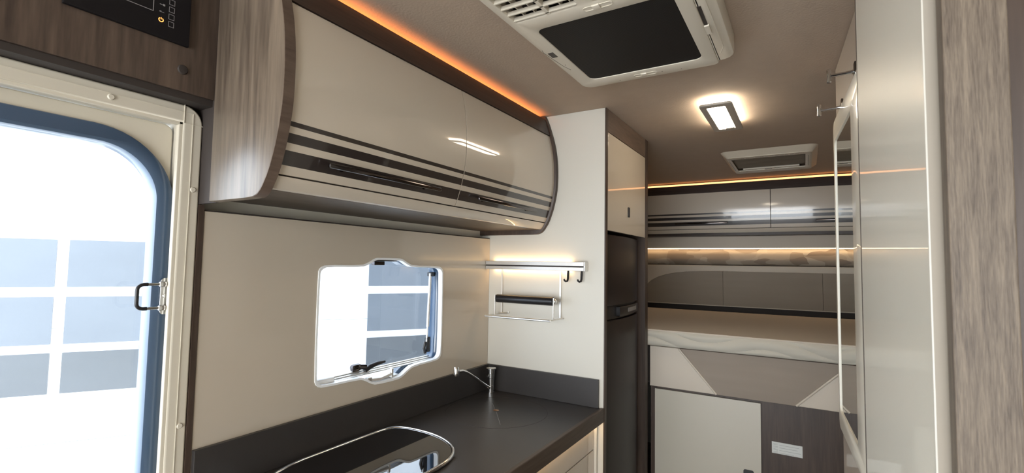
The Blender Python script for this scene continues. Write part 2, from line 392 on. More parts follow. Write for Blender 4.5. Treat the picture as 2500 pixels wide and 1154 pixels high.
w1 = thing('window_1', (-1.29, 1.232, 1.03), 'kitchen window with notched rounded frame', None, kind='structure')
link('window_rim', G().plate([p for p in shrink(WOs, -.001)], [shrink(WOs, .0055)], 'x', -1.262, -1.2425), 'white_rim', w1, smooth=True)
link('window_frame', G().plate(rrect(.90, 1.56, 1.01, 1.49, .02), [shrink(WOs, .002)], 'x', -1.312, -1.2625), 'gasket', w1)
link('window_pane', G().box(-1.319, -1.313, .905, 1.57, 1.01, 1.49), 'acrylic', w1)
def rs(x, y, z, xn=-1.285): k = xn/x; return (xn, y*k, 1.45+(z-1.45)*k)
for k in range(3):
    link('sill_rail', G().box(-1.308+k*.015, -1.297+k*.015, .950, 1.515, 1.0735, 1.077+.003*(2-k), .001), 'satin', w1)
link('blind_cassette', G().box(-1.300, -1.258, .950, 1.028, 1.0745, 1.094, .006), 'white_rim', w1)
link('sill_notch', G().box(-1.310, -1.263, 1.150, 1.318, 1.044, 1.049), 'satin', w1)
bpull = link('pull_end', G().box(-1.262, -1.246, 1.150, 1.170, 1.042, 1.068, .004), 'satin', w1)
link('pull_end', G().box(-1.262, -1.250, 1.262, 1.272, 1.046, 1.078, .003), 'satin', w1)
link('blind_pull', G().tube([(-1.256, 1.168, 1.056), (-1.252, 1.21, 1.053), (-1.256, 1.266, 1.060)], .006, 8), 'satin', w1, smooth=True)
hw = G().box(-1.312, -1.290, 1.125, 1.165, 1.083, 1.108, .009); hw.tube([(-1.300, 1.155, 1.096), (-1.285, 1.178, 1.094)], .009, 12)
hl = link('latch_body', hw, 'darkchrome', w1, smooth=True)
link('latch_lever', G().tube([(-1.287, 1.172, 1.082), (-1.284, 1.192, 1.093), (-1.282, 1.222, 1.099), (-1.280, 1.256, 1.101)], [.008, .0085, .0075, .005], 12), 'black', hl, smooth=True)
g = G().box(-1.311, -1.264, 1.165, 1.285, 1.4545, 1.4595, .001); g.box(-1.305, -1.285, 1.200, 1.247, 1.440, 1.4555, .003)
link('upper_catch', g, 'darkchrome', w1)
g = G().tube([(-1.285, 1.494, 1.41), (-1.285, 1.486, 1.20)], .006, 12); g.tube([(-1.285, 1.486, 1.21), (-1.285, 1.482, 1.14)], .0035, 10)
st = link('stay_arm', g, 'satin', w1, smooth=True)
g = G().box(-1.300, -1.276, 1.490, 1.514, 1.398, 1.416, .004); g.box(-1.296, -1.278, 1.480, 1.500, 1.100, 1.160, .005)
g.tube([(-1.285, 1.474, 1.142), (-1.285, 1.466, 1.12), (-1.285, 1.474, 1.098)], .006, 10)
link('stay_bracket', g, 'black', st, smooth=True)
# ============================================================ FASCIA OVER THE DOOR
g = G().box(-1.289, -1.20, -.30, .598, 1.829, 2.099)
fc = thing('door_fascia', (-1.25, .14, 1.83), 'dark wood fascia above the entry door holding the control panel', 'fascia')
link('fascia_board', g, 'wood_f', fc)
link('lower_edge', G().box(-1.289, -1.206, -.30, .598, 1.8135, 1.8285), 'groove', fc)
tag(link('push_button', G().lathe([(.011, 0), (.0105, .002), (.009, .0035), (.002, .004)], (-1.1998, .527, 1.878), 'x', 24), 'groove', smooth=True), 'small round dark button on the fascia below the control panel', 'button')
cp = thing('control_panel', (-1.20, .40, 1.93), 'black touch control panel with orange power symbol, top left', 'control panel')
link('panel_body', G().box(-1.1998, -1.191, .315, .5335, 1.9305, 2.075, .001), 'panelblack', cp)
XPn = -1.1912; kx = 1.191/1.20
def fr(y0, y1, z0, z1, w_):
    return G().plate([(y0, z0), (y1, z0), (y1, z1), (y0, z1)], [[(y0+w_, z0+w_), (y1-w_, z0+w_), (y1-w_, z1-w_), (y0+w_, z1-w_)]], 'x', XPn, XPn+.0006)
link('display_outline', fr(.33, .4605, 1.9815, 2.065, .0013), 'line', cp)
for k in range(5):
    z0 = 1.9605+k*.0165; link('touch_key', fr(.4895, .5005, z0, z0+.012, .0008), 'line', cp)
yy, zz = .4755, 1.969
pts = [(XPn, yy+.0042*math.sin(t), zz+.0042*math.cos(t)) for t in [.6+k*(2*PI-1.2)/16 for k in range(17)]]
g = G().tube(pts, .0010, 6); g.tube([(XPn, yy, zz+.001), (XPn, yy, zz+.0052)], .0008, 6)
link('power_symbol', g, 'poweron', cp)
g = G().tube([(XPn, .4715, 1.9865), (XPn, .4805, 1.9865)], .0006, 6); g.tube([(XPn, .4715, 1.9872), (XPn, .475, 1.9880)], .0009, 6)
link('light_symbol', g, 'line', cp)
g = G().tube([(XPn, .4715, 2.003), (XPn, .4785, 2.003)], .0008, 6); g.box(XPn, XPn+.0006, .4775, .4815, 2.0012, 2.0052)
link('pump_symbol', g, 'line', cp)
# ============================================================ KITCHEN OVERHEAD CABINET
PT = [(2.097, -.962), (2.070, -.949), (2.03, -.936), (1.996, -.925), (1.960, -.9155), (1.92, -.9085), (1.88, -.9045), (1.84, -.903), (1.80, -.9035), (1.765, -.906), (1.73, -.9125), (1.69, -.9225), (1.65, -.936), (1.62, -.951), (1.605, -.962)]
def px(z, off=0):
    for (z1, x1), (z0, x0) in zip(PT, PT[1:]):
        if z >= z0: return x0+(x1-x0)*(z-z0)/(z1-z0)+off
    return PT[-1][1]+off
def prof(z0, z1, off=0, n=10):
    return [(px(z0+(z1-z0)*k/n, off), z0+(z1-z0)*k/n) for k in range(n+1)]
oc = thing('overhead_cabinet', (-1.1, 1.22, 1.585), 'curved cream overhead kitchen cabinet with black stripes above the window', 'cabinet')
side = [(-1.289, 1.583), (-1.02, 1.583), (-.993, 1.5845), (-.978, 1.589), (-.968, 1.597)]+[(x, z) for x, z in prof(1.605, 2.097, .001, 24)]+[(-1.289, 2.097)]
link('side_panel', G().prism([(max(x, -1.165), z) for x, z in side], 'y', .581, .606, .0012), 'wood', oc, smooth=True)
link('side_panel', G().prism([(x+.003 if x > -1.1 else x, z) for x, z in side], 'y', 1.838, 1.8575, .0012), 'wood_v', oc, smooth=True)
eb = [(x+.0012, z) for x, z in [(-.993, 1.5840), (-.978, 1.5885), (-.968, 1.5965)]]+prof(1.605, 2.0965, .0022, 24)
link('edge_band', G().sheet(eb, .0016, .5815, .6058), 'wood_rail', oc, smooth=True)
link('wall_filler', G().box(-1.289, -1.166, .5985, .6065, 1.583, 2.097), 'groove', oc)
link('top_board', G().box(-1.289, -.985, .607, 1.837, 2.058, 2.066), 'wood_y', oc)
link('bottom_shelf', G().box(-1.289, -.985, .607, 1.837, 1.603, 1.615), 'wood_under', oc)
link('lower_rail', G().sheet([(-.975, 1.6035), (-.9695, 1.6045), (-.967, 1.607)]+prof(1.609, 1.6305, -.006, 4), .016, .607, 1.837), 'cream', oc, smooth=True)
for y0, y1 in ((.607, 1.2115), (1.2150, 1.837)):
    dd = link('cabinet_door', G().sheet(prof(1.634, 2.004, -.006, 22), .018, y0, y1), 'cream', oc, smooth=True)
    for a, b_ in ((1.7325, 1.7425), (1.6985, 1.7185), (1.6525, 1.683)):
        link('stripe', G().sheet(prof(a, b_, -.0056, 4), .001, y0+.0002, y1-.0002), 'stripe', dd, smooth=True)
link('door_backing', G().sheet(prof(1.612, 2.0, -.026, 22), .004, .607, 1.837), 'groove', oc)
link('cornice', G().sheet(prof(2.006, 2.080, -.001, 6), .018, .607, 1.837), 'wood_y', oc, smooth=True)
for (y0, y1) in ((.708, 1.098), (1.292, 1.692)):
    zc = 1.667; xh = px(zc)+.016
    g = G().box(xh-.004, xh+.004, y0, y1, zc-.006, zc+.006, .0025)
    for q in (y0+.05, y1-.05): g.tube([(px(zc)-.006, q, zc), (xh, q, zc)], .005, 10)
    oc_d = oc.children
    link('handle', g, 'darkchrome', [c for c in oc.children if c.name.startswith('cabinet_door')][0 if y0 < 1 else 1], smooth=True)
tag(link('led_strip', G().box(-.998, -.988, .61, 1.835, 2.070, 2.074), 'ledo'), 'orange light strip glowing above the kitchen overhead cabinet', 'light strip')
# ============================================================ PARTITION + FRIDGE TOWER
XF = -.687
tower = thing('fridge_cabinet', (-.98, 2.16, 0), 'tall cream and dark wood cabinet housing the black fridge', 'cabinet')
link('end_panel', G().box(-1.289, XF-.004, YP, YP+.02, 0, 2.099), 'lam', tower)
link('edge_band', G().box(XF-.004, XF+.001, YP, YP+.022, 0, 2.099), 'wood_v', tower)
link('rear_side_panel', G().box(-1.289, XF+.001, 2.425, 2.469, 0, 2.099), 'wood_v', tower)
link('top_rail', G().box(-.71, XF, 1.882, 2.425, 2.006, 2.099), 'wood_rail', tower)
td = link('cabinet_door', G().box(-.705, XF, 1.884, 2.422, 1.598, 2.003, .001), 'cream', tower)
link('door_latch', G().plate(rrect(2.145, 2.170, 1.676, 1.721, .005, 4), [], 'x', XF, XF+.003, .0008), 'black', td)
link('fridge_niche', G().box(-1.2, -.76, 1.882, 2.424, .05, 1.595), 'groove', tower)
fr_ = thing('fridge', (-.98, 2.14, .05), 'tall black two-door fridge in the dark wood surround', 'fridge')
def bow(y): return XF-.008-.022*((y-2.14)/.25)**2
def fdoor(z0, z1):
    ys = [1.893+k*(2.392-1.893)/16 for k in range(17)]
    return [(bow(y), y) for y in ys]+[(-.755, 2.392), (-.755, 1.893)]
link('freezer_door', G().prism(fdoor(0, 0), 'z', 1.285, 1.585, .002), 'fridge', fr_, smooth=True)
link('main_door', G().prism(fdoor(0, 0), 'z', .06, 1.222, .002), 'fridge', fr_, smooth=True)
link('handle_recess', G().prism([(x-.012 if x > -.75 else x, y) for x, y in fdoor(0, 0)], 'z', 1.225, 1.282), 'black', fr_)
hy = [2.06+k*(2.385-2.06)/10 for k in range(11)]
hh = link('door_handle', G().prism([(bow(y)+.004, y) for y in hy]+[(-.74, 2.385), (-.74, 2.06)], 'z', 1.234, 1.276, .003), 'black', fr_, smooth=True)
hy = [2.17+k*(2.33-2.17)/6 for k in range(7)]
link('handle_inlay', G().prism([(bow(y)+.0048, y) for y in hy]+[(-.73, 2.33), (-.73, 2.17)], 'z', 1.247, 1.265), 'line', hh)
# ============================================================ WORKTOP, UPSTANDS, BASE CABINET
wt = thing('worktop', (-.98, 1.22, .838), 'charcoal kitchen worktop with wooden front edge', 'worktop')
YW0 = .613
ol = [(-1.244, YW0), (-.7035, YW0), (-.7035, YP-.001), (-1.244, YP-.001)]
hcx, hcy = -1.03, 1.602
hole = [(hcx+.0125*math.cos(t*PI/10), hcy+.0125*math.sin(t*PI/10)) for t in range(20)]
link('worktop_slab', G().plate(ol, [hole], 'z', .855, .890), 'worktop', wt)
link('front_edge', G().box(-.703, XF, YW0, YP-.001, .838, .892, .003), 'wood_under', wt)
link('hole_lining', G().lathe([(.0122, .862), (.0122, .8885), (.0118, .8885), (.0118, .863)], (hcx, hcy, 0), 'z', 20), 'tan', wt)
ccx, ccy, cr_ = -1.02, 1.59, .195
g = G(); g.tube([(-1.093, 1.672, .8898), (-1.045, 1.615, .8898)], .0008, 4); g.tube([(-1.018, 1.585, .8898), (-.925, 1.468, .8898)], .0008, 4)
link('cover_joint', g, 'satin', wt)
g = G().tube([(ccx+cr_*math.cos(k*PI/24), ccy+cr_*math.sin(k*PI/24), .8896) for k in range(48)], .0009, 4, cyc=True)
link('round_cover_edge', g, 'groove', wt)
u1 = link('upstand', G().box(-1.2445, -1.232, YW0, YP-.0015, .8905, 1.001, .001), 'worktop'); tag(u1, 'long charcoal upstand along the wall under the window', 'upstand')
u2 = link('upstand', G().box(-1.2315, -.708, YP-.013, YP-.0015, .8905, 1.001, .001), 'worktop'); tag(u2, 'short charcoal upstand on the fridge cabinet side of the worktop', 'upstand')
bc = thing('base_cabinet', (-.98, 1.22, 0), 'cream kitchen base cabinet with drawers under the worktop', 'cabinet')
link('carcass', G().box(-1.285, -.745, .613, 1.855, .02, .853), 'lam', bc)
link('end_strip', G().box(-.745, -.712, 1.842, 1.8565, .02, .836), 'lam', bc)
for z0, z1 in ((.735, .818), (.53, .731), (.32, .526), (.10, .316)):
    for y0, y1 in ((.615, 1.225), (1.229, 1.838)):
        link('drawer_front', G().box(-.7445, -.722, y0, y1, z0, z1, .001), 'cream', bc)
tag(link('led_strip', G().box(-.721, -.714, .62, 1.855, .832, .8365), 'ledk'), 'warm light strip under the worktop front edge', 'light strip')
# hob with glass lid
hb = thing('glass_lid_hob', (-1.03, .96, .89), 'black glass lid with chrome rim set into the worktop', 'hob')
HO = [(-.862, .70), (-.862, 1.02), (-.866, 1.10), (-.892, 1.165), (-.945, 1.212), (-1.03, 1.243), (-1.13, 1.246), (-1.185, 1.232), (-1.203, 1.20), (-1.207, 1.12), (-1.207, .70)]
HO = smooth_poly(HO, 3)
link('chrome_rim', G().tube([(x, y, .8965) for x, y in HO], .0060, 12, cyc=True), 'chrome', hb, smooth=True)
hx, hy_ = -1.03, .97
link('glass_lid', G().prism([(hx+(x-hx)*.985, hy_+(y-hy_)*.99) for x, y in HO], 'z', .8905, .8985), 'blackgloss', hb)
# faucet
fx, fy = -1.188, 1.802
fa = thing('faucet', (fx, fy, .89), 'chrome single-lever tap in the worktop corner', 'tap')
link('tap_body', G().lathe([(.018, 0), (.018, .004), (.0135, .005), (.0135, .032), (.0128, .033), (.0128, .062), (.0145, .064), (.0145, .069), (.0155, .070), (.0155, .101), (.022, .102), (.022, .106), (.018, .108)], (fx, fy, .8905), 'z', 28), 'chrome', fa, smooth=True)
sp_ = [(-1.188, 1.792, .908), (-1.176, 1.765, .925), (-1.162, 1.725, .951), (-1.148, 1.685, .978), (-1.134, 1.650, .998), (-1.122, 1.622, 1.008), (-1.112, 1.600, 1.010), (-1.106, 1.586, 1.006)]
T0 = [(-1.189, 1.795, .911), (-1.180, 1.740, .938), (-1.170, 1.690, .964), (-1.161, 1.640, .990), (-1.155, 1.600, 1.010), (-1.150, 1.565, 1.026), (-1.147, 1.535, 1.036), (-1.145, 1.508, 1.039)]
sp_o = link('spout', G().tube(T0, [.0065, .0060, .0055, .0055, .0055, .006, .0065, .007], 14), 'chrome', fa, smooth=True)
link('aerator', G().lathe([(.0105, -.018), (.0115, -.014), (.0115, 0), (.010, .012), (.008, .016)], (-1.144, 1.494, 1.042), 'z', 20), 'chrome', sp_o, smooth=True)
link('lever', G().tube([(fx, fy, .976), (fx+.008, fy-.042, .967)], [.0032, .0042], 12), 'chrome', fa, smooth=True)
# utensil rail
ur = thing('light_rail', (-1.0, 1.845, 1.43), 'brushed metal light rail with central slot on the end panel', 'rail')
link('rail_body', G().box(-1.2435, -.768, 1.828, 1.842, 1.430, 1.466, .001), 'groove', ur)
for z0, z1 in ((1.4295, 1.4445), (1.4495, 1.4665)):
    link('rail_face', G().box(-1.2435, -.762, 1.824, 1.8275, z0, z1, .0008), 'steel', ur)
link('end_cap', G().box(-.766, -.760, 1.824, 1.856, 1.429, 1.467, .001), 'satin', ur)
for z0, z1 in ((1.463, 1.4655), (1.431, 1.4335)):
    link('light_tube', G().box(-1.215, -.83, 1.843, 1.852, z0, z1), 'ledk', ur)
link('rail_mount', G().box(-1.20, -.85, 1.8425, 1.857, 1.440, 1.456), 'groove', ur)
# hooks
def hook(x):
    t = thing('utensil_hook', (x, 1.84, 1.43), None, 'hook', 'black hooks under the light rail')
    g = G().tube([(x, 1.835, 1.431), (x, 1.834, 1.418), (x, 1.832, 1.396), (x-.001, 1.829, 1.388), (x-.005, 1.822, 1.386), (x-.009, 1.818, 1.390), (x-.010, 1.816, 1.396)], [.0045, .0052, .0045, .0045, .004, .0038, .0035], 10)
    link('hook_body', g, 'black', t, smooth=True)
    return t
h1 = hook(-.838); h1['label'] = 'left black hook hanging from the light rail'
copy_tree(h1, (.060, 0, 0), 'right black hook, nearest the end of the light rail')
# paper roll holder
ph = thing('roll_holder', (-1.02, 1.80, 1.232), 'steel wire holder hanging from the light rail', 'roll holder')
for x in (-1.171, -.881): link('hanger_bar', G().box(x-.0035, x+.0035, 1.850, 1.8535, 1.232, 1.4285), 'satin', ph)
g = G()
for x in (-1.181, -.870):
    g.box(x-.005, x+.005, 1.735, 1.856, 1.228, 1.2325, .001)
g.tube([(-1.181, 1.736, 1.230), (-.870, 1.736, 1.230)], .0048, 10)
link('base_frame', g, 'satin', ph, smooth=True)
for x in (-1.166, -.8815): link('end_bracket', G().box(x-.0015, x+.0015, 1.786, 1.795, 1.231, 1.318, .0005), 'satin', ph)
g = G().tube([(-1.181, 1.850, 1.2325), (-1.145, 1.851, 1.2345), (-1.135, 1.851, 1.238), (-1.135, 1.851, 1.243)], .003, 8)
link('end_hook', g, 'satin', ph, smooth=True)
link('roll_knob', G().lathe([(.004, 0), (.009, .002), (.009, .006), (.006, .009)], (-.8805, 1.797, 1.303), 'x', 16), 'satin', ph, smooth=True)
tag(link('roll_tube', G().lathe([(.014, 0), (.0175, .002), (.0178, .01), (.0178, .268), (.0175, .276), (.014, .278)], (-1.162, 1.797, 1.303), 'x', 28), 'black', smooth=True), 'black tube held in the steel wire holder', 'tube')
# ============================================================ CEILING ITEMS
ac = thing('air_conditioner', (-.39, 1.19, 2.1), 'white ceiling air conditioner with black perforated filter', 'air conditioner')
ZB = 2.048
housing = rrect(-.626, -.205, .72, 1.498, .03, 6, rs=(.02, .035, .035, .02))
fil = rrect(-.580, -.243, 1.058, 1.435, .022, 6)
gr1 = rrect(-.605, -.440, .80, 1.000, .012, 4)
gr2 = rrect(-.405, -.240, .80, 1.000, .012, 4)
link('housing', G().plate(housing, [fil, gr1, gr2], 'z', ZB, 2.066, .004), 'white_pl', ac, smooth=True)
up = rrect(-.640, -.205, .70, 1.515, .05, 6)
link('upper_skirt', G().plate(up, [rrect(-.615, -.225, .78, 1.47, .02)], 'z', 2.0665, 2.0995, .008), 'white_pl', ac, smooth=True)
link('side_pod', G().prism(rrect(-.204, -.157, .72, 1.455, .02, 6, rs=(.040, .004, .004, .040)), 'z', 2.040, 2.098, .007), 'white_pl', ac, smooth=True)
fo_ = link('filter', G().plate(rrect(-.582, -.241, 1.056, 1.437, .022, 6), [], 'z', 2.051, 2.054), 'filter', ac)
link('inner_cavity', G().box(-.61, -.23, .80, 1.46, 2.082, 2.086), 'groove', ac)
for y in [.812+k*.030 for k in range(7)]:
    for xa, xb in ((-.606, -.439), (-.406, -.239)): link('grille_slat', G().box(xa, xb, y-.0019, y+.0019, 2.048, 2.058), 'white_pl', ac)
for x in [-.578, -.548, -.480, -.455, -.38, -.35, -.32, -.29, -.26]:
    link('grille_vane', G().box(x-.001, x+.001, .80, 1.0, 2.058, 2.074), 'white_pl', ac)
link('grille_bar', G().box(-.519, -.510, .80, 1.0, 2.048, 2.062), 'white_pl', ac)
link('air_flap', G().box(-.60, -.445, .86, .94, 2.070, 2.072, rot=Matrix.Rotation(.15, 4, 'X')), 'white_pl', ac)
for (x, y, s) in ((-.400, 1.022, 1), (-.415, 1.465, 1)):
    g = G().plate(rrect(x-.036, x+.036, y-.009, y+.009, .009, 5), [rrect(x-.034, x+.034, y-.0075, y+.0075, .0075, 5)], 'z', ZB-.0015, ZB+.002)
    g.box(x-.012, x+.006, y-.011, y+.011, ZB-.004, ZB+.002, .0018)
    link('clip', g, 'white_pl', ac, smooth=True)
link('receiver_window', G().box(-.614, -.598, 1.190, 1.222, ZB-.001, ZB+.002), 'black', ac)
g = G(); ps = [(-.619, 1.165), (-.6225, 1.180), (-.612, 1.29), (-.604, 1.325)]
g.tube([(x, y, ZB-.0002) for x, y in ps], .0007, 5)
for (x, y) in ((-.603, 1.285), (-.50, 1.478), (-.31, 1.478), (-.365, 1.470)): link('screw_hole', G().lathe([(.002, -.0005), (.002, .001)], (x, y, ZB), 'z', 10), 'shade', ac)
link('moulding_line', g, 'shade', ac)
link('slider_slot', G().box(-.201, -.193, 1.120, 1.225, 2.0385, 2.0405), 'groove', ac)
link('slider', G().box(-.202, -.190, 1.215, 1.262, 2.035, 2.0405, .001), 'white_pl', ac)
g = G().tube([(-.183, .75, 2.0395), (-.177, 1.36, 2.0395), (-.190, 1.40, 2.0395)], .0011, 6)
link('pod_ridge', g, 'white_pl', ac)
# lamp
cl_ = thing('ceiling_lamp', (-.285, 2.13, 2.1), 'glowing rectangular ceiling lamp with grey frame', 'lamp')
lo = rrect(-.342, -.224, 1.925, 2.325, .018, 5)
link('lamp_frame', G().plate(lo, [rrect(-.318, -.252, 1.960, 2.292, .006, 4)], 'z', 2.066, 2.074, .002), 'lampframe', cl_, smooth=True)
link('diffuser', G().prism(rrect(-.323, -.246, 1.954, 2.301, .005), 'z', 2.068, 2.071), 'lampe', cl_)
link('glow_body', G().prism(rrect(-.334, -.232, 1.945, 2.305, .016, 5), 'z', 2.0745, 2.0985), 'lampe', cl_)
link('switch', G().box(-.290, -.255, 2.275, 2.29, 2.065, 2.069, .001), 'white_pl', cl_)
# roof vent
rv = thing('roof_vent', (-.165, 3.1, 2.1), 'off-white square roof vent with drawn blind near the rear', 'roof vent')
def ring(o0, z0, o1, z1, n=None):
    g = G(); t = bmesh.new(); A = [t.verts.new((x, y, z0)) for x, y in o0]; B = [t.verts.new((x, y, z1)) for x, y in o1]
    for i in range(len(A)): t.faces.new((A[i], A[(i+1) % len(A)], B[(i+1) % len(A)], B[i]))
    bmesh.ops.recalc_face_normals(t, faces=t.faces[:]); g._merge(t); return g
out = rrect(-.402, .068, 2.885, 3.520, .045, 6); mid = rrect(-.375, .041, 2.93, 3.44, .03, 6); inn = rrect(-.353, .010, 2.985, 3.355, .010, 6)
g = ring(out, 2.0985, mid, 2.070)
g2 = G().plate(mid, [inn], 'z', 2.068, 2.074, .001)
link('vent_bezel', g, 'white_pl', rv, smooth=True)
link('vent_frame', g2, 'white_pl', rv, smooth=True)
link('blind', G().grid(lambda u, v: Vector((-.352+.361*u, 2.986+.335*v, 2.080+.0015*math.sin(v*18+u*3))), 10, 24), 'shade', rv, smooth=True)
link('vent_cavity', G().box(-.353, .010, 2.985, 3.355, 2.090, 2.094), 'groove', rv)
link('blind_bar', G().box(-.325, -.02, 3.328, 3.345, 2.072, 2.082, .002), 'white_pl', rv)
link('blind_grip', G().box(-.205, -.165, 3.340, 3.352, 2.069, 2.074, .001), 'shade', rv)
g = G()
for k in range(14): g.box(.022, .026, 3.02+k*.022, 3.032+k*.022, 2.0672, 2.0685)
for k in range(12): g.box(-.30+k*.024, -.284+k*.024, 2.960, 2.963, 2.0672, 2.0685)
for k in range(14): g.box(-.368, -.365, 3.02+k*.022, 3.032+k*.022, 2.0672, 2.0685)
sl = link('vent_slots', g, 'shade', rv); sl['kind'] = 'stuff'
# ============================================================ REAR BEDROOM
rc = thing('rear_overhead_cabinet', (-.15, 3.96, 1.69), 'long cream striped overhead cabinet across the rear above the bed', 'cabinet')
YC = 3.80
def cy_(z, off=0):   # slight curve of the rear cabinet front
    t = (z-1.90)/.2; return YC+.016*t*t*(1 if z > 1.9 else 2.2)+off
def rsheet(z0, z1, off, th, x0, x1, n=8):
    f = [(cy_(z0+(z1-z0)*k/n, off), z0+(z1-z0)*k/n) for k in range(n+1)]
    return G().prism(f+[(y+th, z) for y, z in f[::-1]], 'x', x0, x1)
link('carcass', G().box(-1.288, .948, 3.86, 4.118, 1.712, 2.066), 'groove', rc)
link('bottom_board', G().box(-1.288, .948, 3.822, 4.118, 1.692, 1.711), 'wood_x', rc)
link('lower_rail', rsheet(1.7115, 1.7395, 0, .018, -1.288, .948, 3), 'cream_soft', rc)
xs = [-1.288, -.7, -.2015, .30, .62, .948]
for a, b_ in ((-1.288, -.2035), (-.1995, .515), (.519, .948)):
    dd = link('cabinet_door', rsheet(1.743, 2.011, 0, .018, a, b_), 'cream_soft', rc, smooth=True)
    for z0, z1 in ((1.848, 1.859), (1.812, 1.832), (1.767, 1.796)):
        link('stripe', rsheet(z0, z1, -.0005, .001, a+.0003, b_-.0003, 3), 'stripe', dd)
    xc = {-1.288: -.66, -.1995: .25, .519: .75}[a]; L = .185 if a != .519 else .1
    g = G().box(xc-L, xc+L, 3.778, 3.786, 1.777, 1.788, .002)
    for q in (xc-L+.04, xc+L-.04): g.tube([(q, 3.782, 1.782), (q, 3.81, 1.782)], .005, 8)
    link('handle', g, 'darkchrome', dd, smooth=True)
link('cornice', rsheet(2.0125, 2.075, -.002, .02, -1.288, .948, 4), 'wood_x', rc)
tag(link('led_strip', G().box(-1.285, .945, 3.8125, 3.822, 2.0755, 2.088), 'ledo2'), 'thin orange light strip above the rear overhead cabinet', 'light strip')
va = link('light_valance', G().box(-1.288, .948, 3.935, 3.950, 1.603, 1.691), 'boucle'); tag(va, 'plain beige valance board below the rear overhead cabinet', 'valance')
tag(link('led_strip', G().box(-1.285, .945, 3.952, 3.965, 1.5985, 1.605), 'ledw'), 'warm light strip under the rear valance above the patterned panel', 'light strip')
def pillow_prism(x0, x1, z0, z1, y, bulge, nx=24, nz=8, mat='floral'):
    g = G()
    def f(u, v):
        e = min(v, 1-v)*2; e = 1-(1-min(1, e*1.6))**2
        return Vector((x0+(x1-x0)*u, y-bulge*e, z0+(z1-z0)*v))
    g.grid(f, nx, nz)
    g.box(x0, x1, y+.0005, y+.01, z0, z1)
    return g
tag(link('patterned_backrest', pillow_prism(-1.286, .946, 1.478, 1.602, 4.00, .022), 'floral', smooth=True), 'leaf patterned upholstered strip lit from above at the rear wall', 'wall upholstery')
# headboard: cream surround with recessed taupe panel
hb_ = thing('headboard', (-.17, 4.0, 1.16), 'cream padded headboard surround with taupe fabric centre behind the bed', 'headboard')
def arch(x0, x1, z0, z1, r):
    P = [(x1, z0), (x1, z1)]
    P += [(-.546, 1.429), (-.70, 1.4265), (-.80, 1.4210), (-.88, 1.411), (-.95, 1.396), (-1.01, 1.376), (-1.06, 1.350), (-1.10, 1.320), (-1.13, 1.285), (-1.14, 1.24), (-1.14, z0)]
    return P
AR = arch(0, .78, 1.172, 1.427, 0)
link('surround', G().plate([(-1.286, 1.17), (.946, 1.17), (.946, 1.472), (-1.286, 1.472)], [AR[:1]+[(.78, 1.34), (.70, 1.41), (.6, 1.427)]+AR[2:]], 'y', 3.935, 3.985, .004), 'boucle', hb_, smooth=True)
for a, b_ in ((-1.15, -.533), (-.5315, .10), (.1015, .80)):
    link('centre_panel', G().box(a, b_, 3.952, 3.97, 1.170, 1.432, .001), 'taupe', hb_)
link('backing_board', G().box(-1.286, .946, 3.99, 4.0, 1.10, 1.472), 'groove', hb_)
tag(link('seam_shelf', G().box(-1.286, .946, 3.945, 4.03, 1.4725, 1.4775), 'groove'), 'thin dark ledge between headboard and patterned strip', 'ledge')
mt = thing('mattress', (-.17, 3.16, 1.058), 'thick mattress with white quilted border and beige sheet', 'mattress')
def mside(u, v):
    x = -1.284+2.226*u; z = 1.058+.076*v
    e = 1-(2*v-1)**4
    ph = (z-1.058)*34+1.15*math.sin(x*11)+.55*math.sin(x*4.3+1)
    wv = .0095*abs(math.sin(ph*1.57))**.6*e
    return Vector((x, 2.484-.004*e-wv, z))
g = G().grid(mside, 520, 26)
link('quilted_border', g, 'quilt', mt, smooth=True)
link('mattress_core', G().box(-1.284, .944, 2.486, 3.86, 1.058, 1.133), 'boucle', mt)
link('piping', G().tube([(-1.284, 2.484, 1.134), (.944, 2.484, 1.134)], .005, 8), 'boucle', mt, smooth=True)
link('sheet_top', G().grid(lambda u, v: Vector((-1.284+2.228*u, 2.486+1.37*v, 1.1345+.006*math.sin(min(1, v*8)*PI/2)*math.sin(min(1, (1-v)*8)*PI/2))), 30, 30), 'sheet', mt, smooth=True)
bf = thing('bed_base', (-.17, 3.2, .84), 'padded cream and taupe bed front with diagonal piping', 'bed')
YB = 2.50
link('bed_platform', G().box(-1.286, .946, 2.53, 3.98, .86, 1.05), 'groove', bf)
zb, zt = .852, 1.053
link('side_padding', G().prism([(-.684, zb), (-.372, zb), (-.545, zt), (-.684, zt)], 'y', YB, YB+.028, .006), 'boucle', bf, smooth=True)
link('centre_padding', G().prism([(-.366, zb), (-.046, zb), (.150, zt), (-.539, zt)], 'y', YB, YB+.028, .006), 'taupe2', bf, smooth=True)
link('side_padding', G().prism([(-.040, zb), (.40, zb), (.40, zt), (.156, zt)], 'y', YB, YB+.028, .006), 'boucle', bf, smooth=True)
link('centre_padding', G().prism([(.403, zb), (.944, zb), (.944, zt), (.403, zt)], 'y', YB, YB+.028, .006), 'taupe2', bf, smooth=True)
for a, b_ in (((-.369, zb+.002), (-.542, zt-.002)), ((-.043, zb+.002), (.153, zt-.002))):
    link('piping', G().tube([(a[0], YB-.001, a[1]), (b_[0], YB-.001, b_[1])], .005, 8), 'boucle', bf, smooth=True)
gw = thing('garage_front', (-.1, 2.52, 0), 'dark wood bulkhead under the bed with a cream storage door', 'bulkhead')
link('bulkhead', G().box(-.684, .946, 2.522, 2.545, 0, .849), 'wood_v', gw)
gd = link('storage_door', G().box(-.660, -.183, 2.506, 2.5215, .10, .841, .001), 'cream_low', gw)
link('door_latch', G().plate(rrect(-.257, -.214, .47, .536, .008, 4), [], 'y', 2.503, 2.5065, .0008), 'black', gd)
sk = link('sticker', G().box(-.141, -.0225, 2.5195, 2.5215, .6285, .6785), 'paper'); tag(sk, 'small pale label with printed lines on the dark wood bulkhead', 'label')
g = G()
